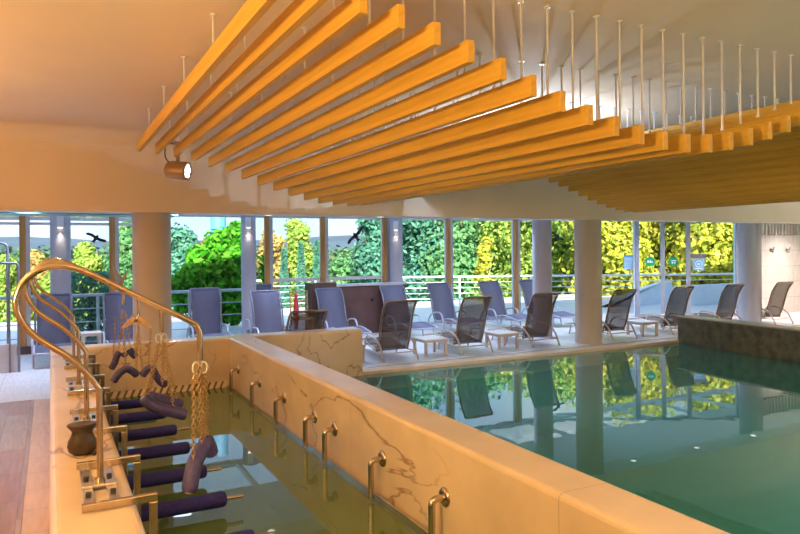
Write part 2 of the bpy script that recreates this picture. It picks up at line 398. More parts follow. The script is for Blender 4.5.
# submerged linings
struct(MB().box((WX0, -4, -1.0), (WX0 + .008, YF, -.03)).build('pool_lining', 'pool_olive'))
struct(MB().box((WX1 - .008, -4, -1.0), (WX1, YF, -.03)).build('pool_lining', 'pool_olive'))
struct(MB().box((WX0 + .01, YF - .008, -1.0), (WX1 - .01, YF, -.03)).build('pool_lining', 'pool_olive'))
w = MB(); w.add([(DX1, -4, -.05), (20, -4, -.05), (20, YC0 + .02, -.05), (DX1, YC0 + .02, -.05)], [(0, 1, 2, 3)])
tag(w.build('pool_water', 'water_big'), 'still blue green water of the large swimming pool', 'water', kind='stuff')
w = MB(); w.add([(WX0, -4, -.008), (WX1, -4, -.008), (WX1, YF, -.008), (WX0, YF, -.008)], [(0, 1, 2, 3)])
tag(w.build('therapy_water', 'water_small'), 'olive green water in the narrow marble therapy basin', 'water', kind='stuff')
# waterline strip + grate
struct(MB().box((WX1 - .05, -4, -.03), (WX1 - .03, YF - .12, .03)).box((WX1 - .03, -4, -.03), (WX1, YF - .12, -.004)).build('trim_1', 'chrome'))
g = thing('overflow_grate', 'striped overflow grating along the far end of the therapy basin', 'grate', (0, 0, 0))
MB().box((WX0 + .02, YF - .03, -.03), (WX1 - .06, YF - .002, .07)).build('tray', 'edge_dark', g)
gs = MB(); x = WX0 + .04
while x < WX1 - .1: gs.add([(x, YF - .06, -.01), (x + .05, YF - .06, -.01), (x + .09, YF - .034, .072), (x + .04, YF - .034, .072), (x, YF - .031, -.01), (x + .05, YF - .031, -.01), (x + .09, YF - .031, .072), (x + .04, YF - .031, .072)], [(0, 1, 2, 3), (7, 6, 5, 4), (0, 4, 5, 1), (1, 5, 6, 2), (2, 6, 7, 3), (3, 7, 4, 0)]); x += .085
gs.build('grille', 'marble_x', g)
# stone wall standing in the pool
b = thing('stone_divider', 'low mottled green stone wall standing in the large pool', 'pool wall', (xat(677, 9.14), 9.14, 0), -.0896)
MB().box((0, -12, -.6), (.33, 0, .44)).build('body', 'stone', b)
MB().box((-.01, -12, .441), (.345, .01, .465)).build('cap', 'stone_cap', b)

# columns ------------------------------------------------------------
def column(x, y, r, z1, mat, nm='column'):
    o = MB().lathe([(r, 0), (r, z1)], (x, y, 0), 40).build(nm, mat); return struct(o)
column(1.236, 9.78, .25, 2.548, 'column')
column(9.07, 9.75, .25, 2.548, 'column')
column(xat(542, 10.9), 10.9, .195, 2.548, 'column_blue')
column(xat(749.5, 10.3), 10.3, .25, 2.548, 'column_blue')
for u in (60.5, 248.5, 396): column(xat(u, 13.75), 13.75, .15 if u > 100 else .17, 2.548, 'column_blue')

# ------------------------------------------------------------------ facade
wn = [0]
def window(x0, y0, x1, y1, z1=2.549, z0=.0, transom=None, name='window', frame='white_metal'):
    wn[0] += 1
    L = math.hypot(x1 - x0, y1 - y0); a = math.atan2(y1 - y0, x1 - x0)
    r = bpy.data.objects.new(f'{name}_{wn[0]}', None); COL.objects.link(r); r.location = (x0, y0, 0); r.rotation_euler = (0, 0, a); struct(r)
    MB().box((.03, -.006, z0 + .08), (L - .03, .006, z1 - .05)).build('pane', 'glass', r)
    f = MB().box((0, -.035, z0), (L, .035, z0 + .08)).box((0, -.035, z1 - .05), (L, .035, z1))
    f.box((0, -.03, z0 + .08), (.03, .03, z1 - .05)).box((L - .03, -.03, z0 + .08), (L, .03, z1 - .05))
    if transom: f.box((.03, -.035, transom - .035), (L - .03, .035, transom + .035))
    f.build('frame', frame, r); return r
tn = [1]
def mullion(u, Y, grey=True):
    tn[0] += 1; x = xat(u, Y)
    r = bpy.data.objects.new(f'trim_{tn[0]}', None); COL.objects.link(r); r.location = (x, Y, 0); struct(r)
    MB().box((-.055, -.13, 0), (.045, -.045, 2.549)).build('timber_post', 'timber', r, bevel=.006)
    if grey: MB().box((.047, -.12, 0), (.115, -.045, 2.549)).build('metal_strip', 'grey_metal', r)
us = [23, 112, 266, 321.5, 383, 446.5, 514]
xs = [xat(u, FY - .08) + .03 for u in us]
for u in us: mullion(u, FY)
edges = [-4.9, xs[0], xs[1], xat(153, FY)] + xs[2:]
for k in range(len(edges) - 1):
    low = k < 3
    window(edges[k] + .002, FY, edges[k + 1] - .002, FY, 2.36 if low and edges[k + 1] < 1.9 else 2.549, 0, 1.17 if k in (4, 5) else None)
DD = 17.45
def pd(u, v=250, d=DD):
    t_, q_ = ray(u, v); return Vector((d * (sa + ca * t_), d * (ca - sa * t_), H - q_ * d))
DA = -YAW; B0, B1 = pd(637), pd(737)
window(xs[-1] + .003, FY, B0.x - .06, B0.y + .03, 2.549)
for k, (u0, u1) in enumerate(((637, 662.5), (662.5, 688), (688, 737))):
    a_, b_ = pd(u0), pd(u1); dv = (b_ - a_).normalized() * .002
    r = window(a_.x + dv.x, a_.y + dv.y, b_.x - dv.x, b_.y - dv.y, 2.549, 0, None, 'door' if k < 2 else 'window', 'door_metal')
    if k < 2:
        hx = .10 if k else (b_ - a_).length - .12
        MB().tube(fillet([(hx, -.03, .95), (hx, -.08, .95), (hx, -.08, 1.25), (hx, -.03, 1.25)], .03), .012).build('door_handle', 'chrome', r)
for u in (637, 662.5, 688):
    tn[0] += 1; p = pd(u, 250, DD - .06)
    o = struct(MB().box((-.05, -.03, 0), (.05, .02, 2.549)).build(f'trim_{tn[0]}', 'door_metal')); o.location = (p.x, p.y, 0); o.rotation_euler = (0, 0, DA)
tn[0] += 1
o = struct(MB().box((.003, -.06, 0), (.28, .2, 2.549)).build(f'trim_{tn[0]}', 'pale_blue')); o.location = (B1.x, B1.y, 0); o.rotation_euler = (0, 0, DA)
WY = 11.42
struct(MB().box((B1.x + .30, WY, 0), (22, WY + .2, 2.549)).build('wall_tiled', 'wall_tile'))

# wall vent and coat hooks on the tiled wall
v = thing('wall_vent', 'vertical slatted vent panel high on the pale tiled wall', 'vent', (xat(760, WY) + .4, WY, 2.1))
MB().box((-.4, -.02, 0), (3.6, -.004, .44)).build('backing', 'vent_dark', v)
vs = MB(); x = -.38
while x < 3.5: vs.box((x, -.07, .005), (x + .055, -.021, .435)); x += .135
vs.build('slat', 'vent', v)
for k, u in enumerate((770.5, 786.5)):
    p = at(u, 250, WY - .009); h = thing('coat_hook', ('small steel coat hook on the tiled wall, next to the column', 'small steel coat hook on the tiled wall, farther from the column')[k], 'hook', p, 0, 'coat hooks on the tiled wall')
    MB().cyl((0, .008, 0), (0, -.008, 0), .05, 14).build('plate', 'chrome', h)
    MB().tube(fillet([(0, -.008, .02), (0, -.09, .0), (0, -.1, .08)], .03), .014).tube(fillet([(0, -.008, -.02), (0, -.07, -.07), (0, -.08, -.02)], .03), .014).build('prong', 'dark_metal', h)

# stickers and notices on the doors ----------------------------------
def disc(mb, c, r, y, n=24): mb.cyl((c[0], y, c[1]), (c[0], y - .004, c[1]), r, n)
for k, u in enumerate((650, 673.5)):
    p = pd(u, 261.5, DD - .045)
    s_ = thing('door_sticker', ('round green push sticker on the glass door nearer the pool columns', 'round green sticker on the glass door beside the blue notice')[k], 'sticker', p, DA, 'green door stickers')
    m_ = MB(); disc(m_, (0, 0), .125, 0); m_.build('disc', 'green_sign', s_)
    m_ = MB()
    if k: m_.box((-.07, -.008, .01), (.07, -.0045, .035)).box((-.05, -.008, -.05), (-.01, -.0045, -.01)).box((.01, -.008, -.05), (.05, -.0045, -.01))
    else: m_.box((-.07, -.008, -.03), (-.03, -.0045, .03)).box((-.01, -.008, -.03), (.02, -.0045, .03)).box((.035, -.008, -.03), (.07, -.0045, .0))
    m_.build('print', 'white_sign', s_)
p = pd(698.5, 262.5, DD - .045); s_ = thing('notice_sign', 'blue notice sheet with round symbol under a dark header on the glass', 'notice', p, DA)
MB().box((-.15, -.004, -.20), (.15, 0, .10)).build('sheet', 'blue_sign', s_)
MB().box((-.19, -.014, .105), (.19, 0, .22)).build('header', 'dark_metal', s_)
m_ = MB(); m_.tube([(.08 * math.cos(a), -.0075, -.04 + .08 * math.sin(a)) for a in [2 * PI * k / 20 for k in range(20)]], .011, 5, closed=True)
m_.box((-.03, -.008, -.06), (.03, -.0045, -.02)).box((-.1, -.008, -.165), (.1, -.0045, -.145)); m_.build('symbol', 'white_sign', s_)
p = at(629, 262, 12.86); s_ = thing('notice_sign', 'pale blue printed notice on the glass beside the doors', 'notice', p, math.atan2(B0.y + .03 - FY, B0.x - .06 - xs[-1]))
MB().box((-.13, -.004, -.19), (.13, 0, .18)).build('sheet', 'pale_blue', s_)
MB().box((-.13, -.008, .12), (.13, -.0045, .18)).build('header', 'blue_sign', s_)
m_ = MB()
for q in range(4): m_.box((-.1, -.008, -.13 + q * .05), (.1 - .03 * (q % 2), -.0045, -.115 + q * .05))
m_.build('print', 'blue_sign', s_)
def bird(u, v, Y, sc, ang, flip, label, rz=0):
    p = at(u, v, Y)
    pts = [(-1, -.12), (-.8, .06), (-.45, .16), (-.15, .14), (-.06, .3), (.06, .34), (.12, .16), (.4, .22), (.75, .34), (1, .3), (.8, .08), (.45, -.06), (.16, -.12), (.1, -.3), (.2, -.52), (.02, -.46), (-.14, -.54), (-.1, -.26), (-.16, -.1), (-.55, -.12), (-.8, -.22)]
    c_, s__ = math.cos(ang), math.sin(ang); q = [((x * c_ - z * s__) * sc * flip, (x * s__ + z * c_) * sc) for x, z in pts]
    o = MB().prism(q if flip > 0 else q[::-1], -.004, 0).build('bird_decal', 'black'); o.location = p; o.rotation_euler = (0, 0, rz)
    tag(o, label, 'bird decal', 'bird silhouettes on the panes')
bird(355.5, 236, FY - .008,   .27, .62, 1, 'large black bird silhouette on the pane above the dark counter')
bird(96, 238, FY - .008, .20, -.62, 1, 'small dark bird silhouette on the pane beside the taupe column')
bird(557, 236.5, 13.35, .20, -.75, 1, 'black bird silhouette on the glass between the two close columns', math.atan2(B0.y + .03 - FY, B0.x - .06 - xs[-1]))

# ------------------------------------------------------------------ ceiling slats
Y0, Y1 = 3.04, 8.70; NS = 42
def zs_(x): return 2.715 - .30 * math.cos(2 * PI * (x - 3.65) / 5.5)
slat_mesh = None
for i in range(NS):
    x = .964 + .2105 * i; z = zs_(x)
    side = 'left end of the ceiling wave'
    r = thing('ceiling_baffle', f'{ORD[i]} oak slat of the wavy ceiling, counted from the end above the spotlight', 'ceiling slat', (x, Y0, z), 0, 'oak slats of the wavy ceiling')
    if slat_mesh is None:
        o = MB().box((-.023, 0, 0), (.023, Y1 - Y0, .122)).build('board', 'slat', r, bevel=.004); slat_mesh = o.data
    else:
        o = bpy.data.objects.new('board', slat_mesh); COL.objects.link(o); o.parent = r
        md = o.modifiers.new('bevel', 'BEVEL'); md.width = .004; md.segments = 2
    for k in range(5):
        y = .385 + 1.08 * k
        MB().cyl((0, y, .121), (0, y, ZC - z - .012), .0075, 8).cyl((0, y, ZC - z - .012), (0, y, ZC - z - .001), .022, 10).cyl((0, y, .121), (0, y, .135), .014, 8).build('rod', 'rod', r)

# spotlight --------------------------------------------------------------
pL = at(178, 170.5, 8.85)
sp = thing('spotlight', 'bronze ceiling spotlight with bright white lens hanging below the slat tips', 'spotlight', pL)
ax = Vector((.80, -.50, -.10)).normalized()
q = ax.to_track_quat('Z', 'Y').to_matrix()
MB().lathe([(.0, -.16), (.06, -.158), (.10, -.13), (.115, -.08), (.118, .10), (.118, .13), (.10, .13), (.098, .115)], (0, 0, 0), 24, q).build('housing', 'gun', sp)
MB().lathe([(.098, .116), (.0, .116)], (0, 0, 0), 24, q).build('reflector', 'black', sp)
for k in range(5):
    a = 2 * PI * k / 5 + .3; c = q @ Vector((.058 * math.cos(a), .058 * math.sin(a), .118))
    MB().lathe([(.033, .0), (.028, .012), (.0, .016)], c, 14, q).build('lens', 'lens', sp)
MB().tube(fillet([(0, 0, .11), (0, 0, .33)], .02), .022, 10).box((-.06, -.06, .33), (.06, .06, .36)).build('bracket', 'gun', sp)
MB().cyl((0, 0, .36), (0, 0, ZC - pL.z - .001), .012, 8).build('stem', 'rod', sp)
MB().tube(smooth_path([(-.03, 0, .35), (-.14, .0, .3), (-.15, 0, .16), (-.09, 0, .08)], 5), .008, 6).build('cable', 'bolt', sp)

# column sconces --------------------------------------------------------------
for u, v_, rr, lb in ((58.5, 222.5, .17, 'square steel wall lamp on the grey column behind the curved rails'), (251.5, 223, .15, 'square steel wall lamp on the grey column beside the big bush'), (393, 226, .15, 'square steel wall lamp on the grey column beside the dark counter')):
    uc = {58.5: 60.5, 251.5: 248.5, 393: 396}[u]; c = Vector((xat(uc, 13.75), 13.75, 0))
    dirv = (Vector((0, 0, 0)) - c).normalized(); p = c + dirv * (rr + .05); p.z = at(u, v_, p.y).z
    t = thing('wall_lamp', lb, 'wall lamp', p, math.atan2(dirv.y, dirv.x) + PI / 2)
    MB().box((-.055, -.045, -.09), (.055, .045, .11)).build('housing', 'white_metal', t, bevel=.006)
    MB().box((-.042, -.035, -.098), (.042, .035, -.091)).build('lens', 'warm_lens', t)
    l = bpy.data.lights.new('sconce', 'SPOT'); l.energy = 5; l.color = (1, .85, .62); l.spot_size = 1.5; l.spot_blend = .8; l.shadow_soft_size = .03
    lo = bpy.data.objects.new('sconce_light', l); COL.objects.link(lo); lo.location = p + dirv * .02 + Vector((0, 0, -.12))
# downlights under the soffit
for k in range(8):
    t = thing('ceiling_downlight', f'{ORD[k]} small round recessed downlight under the soffit from the therapy basin end', 'downlight', (2.87 + 1.835 * k, 9.76, ZS), 0, 'downlights under the soffit')
    MB().lathe([(.075, -.0005), (.075, -.003), (.055, -.003)], (0, 0, 0), 20).build('trim_ring', 'white_metal', t)
    MB().lathe([(.056, -.002), (.0, -.002)], (0, 0, 0), 20).build('lens', 'down_lens', t)

# ------------------------------------------------------------------ loungers
def make_lounger(back_deg, fab, tube_m, tube_b, label, group, zh=.25, BL=.90):
    r = thing('sun_lounger', label, 'lounger', (0, 0, 0), 0, group)
    a = math.radians(back_deg); W = .56
    def bp(l, off=0):
        c = .045 * math.sin(PI * l / .9) - .02 * math.sin(2 * PI * l / .9)      # gentle S along the back
        return (-l * math.cos(a) + c * math.sin(a) + off * math.sin(a), zh + l * math.sin(a) + c * math.cos(a) + off * math.cos(a))
    ls = [-.06 + BL * k / 12 for k in range(13)]
    # local: -y is head, +y is foot
    MB().strip([bp(l) for l in ls], W - .05, .008).build('backrest', fab, r)
    side = [bp(l) for l in ls]
    pts = [(-W / 2, y, z) for y, z in side] + [(W / 2, y, z) for y, z in side[::-1]]
    MB().tube(fillet(pts[:12] + [(-W / 2, *bp(BL - .04)), (W / 2, *bp(BL - .04))] + pts[14:], .07), .018, 8).build('back_frame', tube_b, r)
    seat = [(-.02, zh + .0), (.15, zh - .015), (.38, zh + .03), (.62, zh + .07), (.85, zh + .05), (1.15, zh + .0)]
    sp_ = [(p.y, p.z) for p in smooth_path([(0, y, z) for y, z in seat], 4)]
    MB().strip(sp_, W - .05, .008).build('seat', fab, r)
    m_ = MB()
    sid = [(y, z - .008) for y, z in sp_]
    m_.tube(fillet([(-W / 2, y, z) for y, z in sid] + [(W / 2, y, z) for y, z in sid[::-1]], .05, 4), .016, 8)
    for y in (.12, .72): m_.cyl((-W / 2, y, zh - .03), (W / 2, y, zh - .03), .012, 8)
    m_.build('seat_frame', tube_m, r)
    for sx in (-1, 1):
        x = sx * (W / 2 + .035)
        MB().tube(fillet([(x, -.30, .0), (x, -.16, zh + .07), (x, .02, zh + .16), (x, .34, zh + .18), (x, .44, .2), (x, .50, .0)], .12, 6), .017, 8).build('armrest', tube_m, r)
        MB().tube(fillet([(x - sx * .02, .98, 0), (x - sx * .02, .92, zh + .0)], .02), .016, 8).build('leg', tube_m, r)
        MB().cyl((x, -.235, .13), (x, .475, .13), .011, 6).build('side_rail', tube_m, r)
    MB().cyl((-W / 2 - .03, -.24, .13), (W / 2 + .03, -.24, .13), .012, 8).build('cross_bar', tube_m, r)
    return r
GF = 'brown loungers along the pool edge'; GS = 'slate blue loungers along the windows'
frow = [(3.34, 9.75, 58, 'backlit brown sling lounger with its low back just above the marble wall'),
        (5.02, 9.98, 66, 'backlit brown sling lounger standing right beside the end of the marble wall'),
        (6.50, 9.98, 66, 'backlit brown sling lounger second along the pool edge from the marble wall end'),
        (8.02, 10.02, 66, 'backlit brown sling lounger just before the large pool edge column'),
        (9.97, 10.0, 66, 'backlit brown sling lounger just past the large pool edge column'),
        (11.62, 10.0, 66, 'backlit brown sling lounger standing at the corner of the green stone wall'),
        (13.22, 10.0, 66, 'backlit brown sling lounger behind the stone wall, in front of the bluish column'),
        (14.95, 10.0, 66, 'backlit brown sling lounger in front of the pale tiled wall')]
for x, y, deg, lb in frow:
    o = make_lounger(deg, 'backlit_fabric', 'beige_tube', 'bronze', lb, GF, .195, .88); o.location = (x, y, 0); o.rotation_euler = (0, 0, 0)
srow = [(xat(53, 13.2), 13.0, 80, 'slate lounger under the grey column behind the curved rails'),
        (xat(114, 13.2) + .1, 13.0, 70, 'slate lounger half hidden by the taupe column'),
        (xat(204, 13.2), 13.05, 82, 'slate lounger with upright back in front of the big bush'),
        (xat(261, 13.6), 13.72, 83, 'slate lounger with upright back, behind another lounger by the lamp column'),
        (xat(266, 12.4), 12.2, 68, 'slate lounger in front of another lounger by the lamp column'),
        (xat(328, 13.1), 12.75, 62, 'slate lounger before the taller end of the dark counter'),
        (xat(391, 13.1), 12.75, 64, 'slate lounger in front of the dark counter under the lamp column'),
        (xat(438, 13.3), 13.0, 64, 'slate lounger first along the railing windows past the dark counter'),
        (xat(489, 13.3), 13.0, 64, 'slate lounger second along the railing windows past the dark counter'),
        (xat(529, 13.3), 13.0, 64, 'slate lounger half hidden by the slim bluish column')]
for x, y, deg, lb in srow:
    o = make_lounger(deg, 'blue_fabric', 'blue_tube', 'dark_metal', lb, GS, .24, .90); o.location = (x, y, 0); o.rotation_euler = (0, 0, PI)
# side tables
def side_table(x, y, label, w=.46, h=.29):
    t = thing('side_table', label, 'side table', (x, y, 0), 0, 'low tables between the loungers')
    MB().box((-w / 2, -w / 2, h - .022), (w / 2, w / 2, h)).build('tabletop', 'table_top', t, bevel=.008)
    MB().box((-w / 2 + .01, -w / 2 + .01, h - .06), (w / 2 - .01, w / 2 - .01, h - .023)).build('apron', 'beige_tube', t)
    for sx in (-1, 1):
        for sy in (-1, 1):
            MB().box((sx * (w / 2 - .035) - .02, sy * (w / 2 - .035) - .02, 0), (sx * (w / 2 - .035) + .02, sy * (w / 2 - .035) + .02, h - .061)).build('leg', 'beige_tube', t)
side_table(5.77, 10.05, 'low pale table between the two loungers nearest the marble wall end')
side_table(7.27, 10.05, 'low pale table beside the lounger before the pool edge column')
side_table(10.8, 10.05, 'low pale table between the loungers past the pool edge column')
side_table(4.25, 10.1, 'low pale table half hidden behind the marble wall end')
side_table(.62, 12.9, 'low pale table between the two loungers behind the curved rails', .33, .42)
side_table(12.4, 10.6, 'low pale table behind the stone wall corner')
# dark counter
c0, c1, c2 = xat(310, 13.24), xat(336, 13.24), xat(405, 13.24)
t = thing('bar_counter', 'dark brown panelled counter with a pale top below the windows', 'counter', (c0, 13.22, 0))
MB().box((c1 - c0, .02, 0), (c2 - c0, .36, 1.03)).build('body', 'counter', t)
MB().box((c1 - c0 - .01, -.02, 1.031), (c2 - c0 + .02, .38, 1.07)).build('worktop', 'grey_metal', t)
MB().box((0, .0, 0), (c1 - c0 - .002, .36, 1.12)).build('cabinet', 'counter', t)
MB().cyl(((c1 - c0) * .5 + (c2 - c0) * .5, .02, .72), ((c1 - c0) * .5 + (c2 - c0) * .5, -.015, .72), .03, 12).build('knob', 'bolt', t)
# cane chair + red umbrella + orange ball
p = at(302, 293, 13.0); t = thing('cane_chair', 'small pale cane chair beside the tall end of the dark counter', 'chair', (p.x, 13.0, 0))
MB().box((-.2, -.2, .42), (.2, .2, .46)).build('seat', 'cane', t)
m_ = MB()
for x in (-.18, .18): m_.cyl((x, .18, .461), (x, .22, .98), .018, 8)
for z in (.55, .66, .77, .88, .97): m_.cyl((-.18, .2, z), (.18, .2, z), .014, 6)
m_.build('backrest', 'cane', t)
for sx in (-.17, .17):
    for sy in (-.17, .17): MB().cyl((sx, sy, 0), (sx, sy, .419), .018, 8).build('leg', 'cane', t)
p = at(296, 300, 12.6); t = thing('folded_umbrella', 'folded red umbrella standing upright beside the cane chair', 'umbrella', (p.x, 12.6, 0))
MB().lathe([(.0, .25), (.02, .26), (.055, .45), (.06, .62), (.03, .92), (.018, .98), (0, .98)], (0, 0, 0), 14).build('cloth', 'red', t)
MB().cyl((0, 0, 0), (0, 0, .25), .012, 8).cyl((0, 0, .98), (0, 0, 1.06), .012, 8).build('pole', 'dark_metal', t)
MB().lathe([(.1, 0), (.1, .03), (.03, .05), (.02, .1)], (0, 0, 0), 18).build('base', 'dark_metal', t)

# ------------------------------------------------------------------ traction racks
XPOST, XEND = .209, .693
def rack(yp, label):
    r = thing('traction_rail', label, 'traction rail', (0, yp, ZP), 0, 'curved traction rails on the narrow parapet')
    z = lambda h: h - ZP
    pts = [(XPOST, 0, .03), (XPOST, 0, z(1.13)), (XPOST - .05, 0, z(1.205)), (.07, 0, z(1.30)), (-.06, 0, z(1.40)), (-.125, 0, z(1.49)), (-.145, 0, z(1.575)), (-.115, 0, z(1.66)),
           (-.055, 0, z(1.715)), (.02, 0, z(1.737)), (.10, 0, z(1.727)), (.2, 0, z(1.682)), (.32, 0, z(1.615)), (.50, 0, z(1.515)), (.63, 0, z(1.445)), (.675, 0, z(1.415)), (XEND, 0, z(1.37)), (XEND, 0, z(1.23))]
    MB().tube(smooth_path(pts[1:17], 5)[0:0] + [Vector(pts[0])] + smooth_path(pts[1:17], 5) + [Vector(pts[17])], .0155, 14).build('pole', 'steel', r)
    MB().tube([(XPOST, -.0, .03), (XPOST, 0, .055)], .024, 14).build('collar', 'steel', r)
    for x in (.150, .258): MB().box((x - .024, -.285, .002), (x + .024, .355, .018)).build('base_rail', 'chrome', r, bevel=.002)
    MB().box((.125, -.03, .019), (.285, .03, .03)).build('cross_plate', 'chrome', r, bevel=.002)
    for x in (.150, .258):
        for y in (-.13, .12): MB().cyl((x, y, .018), (x, y, .032), .014, 6).build('bolt', 'bolt', r)
    for y in (-.30, .37):
        br = MB().box((.115, y - .014, .002), (.435, y + .014, .038)).box((.40, y - .016, -.56), (.435, y + .016, .001))
        br.build('bracket', 'steel', r, bevel=.003)
        zz = .085 - ZP
        fr = MB().tube([(.437, y, zz), (.455, y, zz), (1.04, y, zz), (1.062, y, zz), (1.07, y, zz)], [.044, .052, .052, .046, .03], 16).build('foam_roller', 'foam', r)
        MB().cyl((1.071, y, zz), (1.185, y, zz), .0125, 12).build('end_rod', 'steel', fr)
    return r
YP = [3.63, 5.02, 6.41, 7.80]
rack(YP[0], 'curved golden traction rail carrying two thick purple floats on long chains')
rack(YP[1], 'curved golden traction rail with the dark pouch beside its post')
rack(YP[2], 'curved golden traction rail with the pale wooden hanger bar')
rack(YP[3], 'curved golden traction rail at the far end of the narrow parapet')
# hanging floats: u,v sight points at the rack's own plane
def hang(label, Y, path, r, chains, top, hook=True, ribs=True, dy=0, cat='float', cap=True):
    P = [at(u, v, Y + d) for u, v, d in path]; T = Vector((XEND, Y, 1.225)) if top is None else top
    o = thing('hanging_float', label, cat, T, 0, 'padded floats hanging over the basin')
    P = [p - T for p in P]
    sm = smooth_path(P, 5) if len(P) > 2 else [P[0].lerp(P[1], k / 8) for k in range(9)]
    n = len(sm); rs = [r] * n; rs[0] = r * .8; rs[-1] = r * .8
    pad = MB().tube(sm, rs, 22, lobe=.10 if ribs else 0).build('pad', 'purple', o)
    if cap:
        for e, f_ in ((0, 1), (-1, -2)):
            d = (sm[e] - sm[f_]).normalized(); MB().cyl(sm[e], sm[e] + d * .008, r * .45, 10).build('end_cap', 'brass', pad)
    for k, (i, off) in enumerate(chains):
        q_ = sm[max(0, min(n - 1, int(i * (n - 1))))] + Vector((0, 0, r * .6))
        MB().chain((off, 0, -.06), q_).build('chain', 'brass', o)
    if hook:
        for sx in (-.02, .02): MB().tube([(sx + .018 * math.cos(a), .0, -.035 + .03 * math.sin(a)) for a in [2 * PI * k / 12 for k in range(12)]], .005, 6, closed=True).build('hook', 'hook', o)
    return o
hang('thick purple float with brass end hanging lowest on long brass chains', YP[0], [(189, 492, -.02), (193, 470, 0), (197, 458, .05), (204, 446, .10)], .042, [(.38, -.03), (.9, .005)], None)
hang('short purple float hanging behind the lowest thick purple float', YP[0] + .24, [(203, 449, 0), (207, 441, .05), (212, 455, .07)], .040, [(.3, .01), (.6, .03)], Vector((XEND, YP[0] + .02, 1.225)), False)
hang('long striped purple roll hung slanting on chains, in front of its twin', YP[1], [(143, 398, 0), (155, 407, 0), (170, 411, 0), (186, 415, 0)], .042, [(.08, -.015), (.75, .015)], None)
hang('long dark blue roll hung just behind the striped purple roll', YP[1] + .26, [(148, 396, 0), (160, 399, 0), (172, 402, 0), (182, 405, 0)], .040, [(.08, -.01), (.8, .02)], Vector((XEND, YP[1] + .03, 1.225)), False, False, cap=False)
# hanger bar with two arched floats
pT = Vector((XEND, YP[2], 1.225))
hb = thing('hanger_bar', 'pale wooden hanger bar under the third curved rail', 'hanger', pT, 0)
A, B_, C_ = at(122.5, 328, YP[2]) - pT, at(136, 318, YP[2]) - pT, at(151.5, 327.5, YP[2]) - pT
off = Vector((0, .0, 0))
m_ = MB()
for P_, Q_ in ((A, B_), (B_, C_)):
    d = (Q_ - P_).normalized(); nrm = Vector((0, 1, 0)); upv = nrm.cross(d) * -1
    if upv.z < 0: upv = -upv
    wP = .010 if P_ is A else .034; wQ = .034 if P_ is A else .010
    vv = [P_ + upv * wP + nrm * .012, P_ - upv * wP + nrm * .012, Q_ - upv * wQ + nrm * .012, Q_ + upv * wQ + nrm * .012]
    vv += [p - nrm * .024 for p in vv]
    m_.add(vv, [(0, 1, 2, 3), (7, 6, 5, 4), (0, 4, 5, 1), (1, 5, 6, 2), (2, 6, 7, 3), (3, 7, 4, 0)])
m_.build('bar', 'hanger', hb)
MB().tube(fillet([B_ + Vector((0, -.016, -.01)), Vector((0, -.016, .02)), Vector((0, 0, .03))], .01), .006, 6).build('hook', 'hook', hb)
def arch(label, Y, path, r, tops):
    P = [at(u, v, Y) for u, v in path]; T = P[len(P) // 2].copy()
    o = thing('hanging_float', label, 'float', T, 0, 'padded floats hanging over the basin'); sm = smooth_path([p - T for p in P], 5); n = len(sm)
    pad = MB().tube(sm, [r * (.75 if k in (0, n - 1) else 1 + .07 * (k % 2)) for k in range(n)], 12).build('pad', 'purple', o)
    for e, f_ in ((0, 1), (-1, -2)):
        d = (sm[e] - sm[f_]).normalized(); MB().cyl(sm[e], sm[e] + d * .008, r * .5, 10).build('end_cap', 'brass', pad)
    for (uu, vv, i) in tops: MB().chain(at(uu, vv, Y) - T, sm[int(i * (n - 1))] + Vector((0, 0, r * .8)), .03, .0035).build('chain', 'brass', o)
arch('arched purple float hanging from the wooden hanger, on the parapet side', YP[2] - .03, [(113, 382), (118.5, 374), (126, 369), (132, 371), (137.5, 375.5)], .032, [(123, 329, .5), (134, 324, .95)])
arch('arched purple float hanging from the wooden hanger, on the basin side', YP[2] - .03, [(142, 376), (147.5, 369.5), (152, 369), (157, 377), (162, 383), (167, 384)], .032, [(151, 329, .25), (138, 324, .05)])
arch('slim purple float hanging slanted from the farthest curved rail', YP[3] - .02, [(111, 369), (114.5, 363), (117, 356), (120, 352)], .034, [(121.5, 310, .9), (115.5, 316, .2)])
arch('small dark float in the middle of the farthest hanging cluster', YP[3] + .09, [(122.5, 356.5), (124.5, 354), (126, 356.5)], .026, [(123, 310, .5)])
arch('short dark blue float on the basin side of the farthest hanging cluster', YP[3] - .02, [(129, 349), (132, 353), (136, 357)], .036, [(125.5, 312, .3)])
# loose long chains
for Y, u, v0_, v1_, lb in ((YP[0] + .0, 200, 363, 430, 'tangled brass chain bunch hanging below the rail end above the purple floats'), (YP[1] - .03, 163, 340, 384, 'tangled brass chain bunch hanging below the second rail end'), (YP[2] + .04, 138, 332, 352, 'short brass chain bunch behind the wooden hanger')):
    T = at(u, v0_, Y); o = thing('hanging_chain', lb, 'chain', T, 0, 'loose chain bunches over the basin')
    for k in range(2):
        e = at(u + (k - .5) * 2.2, v1_ - 9 * (k % 3), Y) - T + Vector((0, .012 * (k - 1.5), 0)); MB().chain((.004 * (k - 1.5), .008 * (k - 1.5), 0), e).build('chain', 'brass', o)
# pouch on the parapet
p = Vector((.155, 4.30, ZP + .001)); t = thing('leather_pouch', 'dark brown soft pouch standing on the narrow parapet between rail posts', 'pouch', p)
MB().lathe([(.0, .0), (.045, .002), (.068, .02), (.076, .05), (.070, .085), (.055, .115), (.052, .135), (.07, .158), (.078, .172), (.070, .178), (.05, .172), (0, .165)], (0, 0, 0), 22, Matrix.Diagonal((1.05, .8, 1))).build('bag', 'leather', t)
MB().tube([(.08 + .0, .0, .02), (.098, -.02, .035), (.09, -.05, .02), (.05, -.066, .012)], .012, 8).build('strap', 'leather', t)

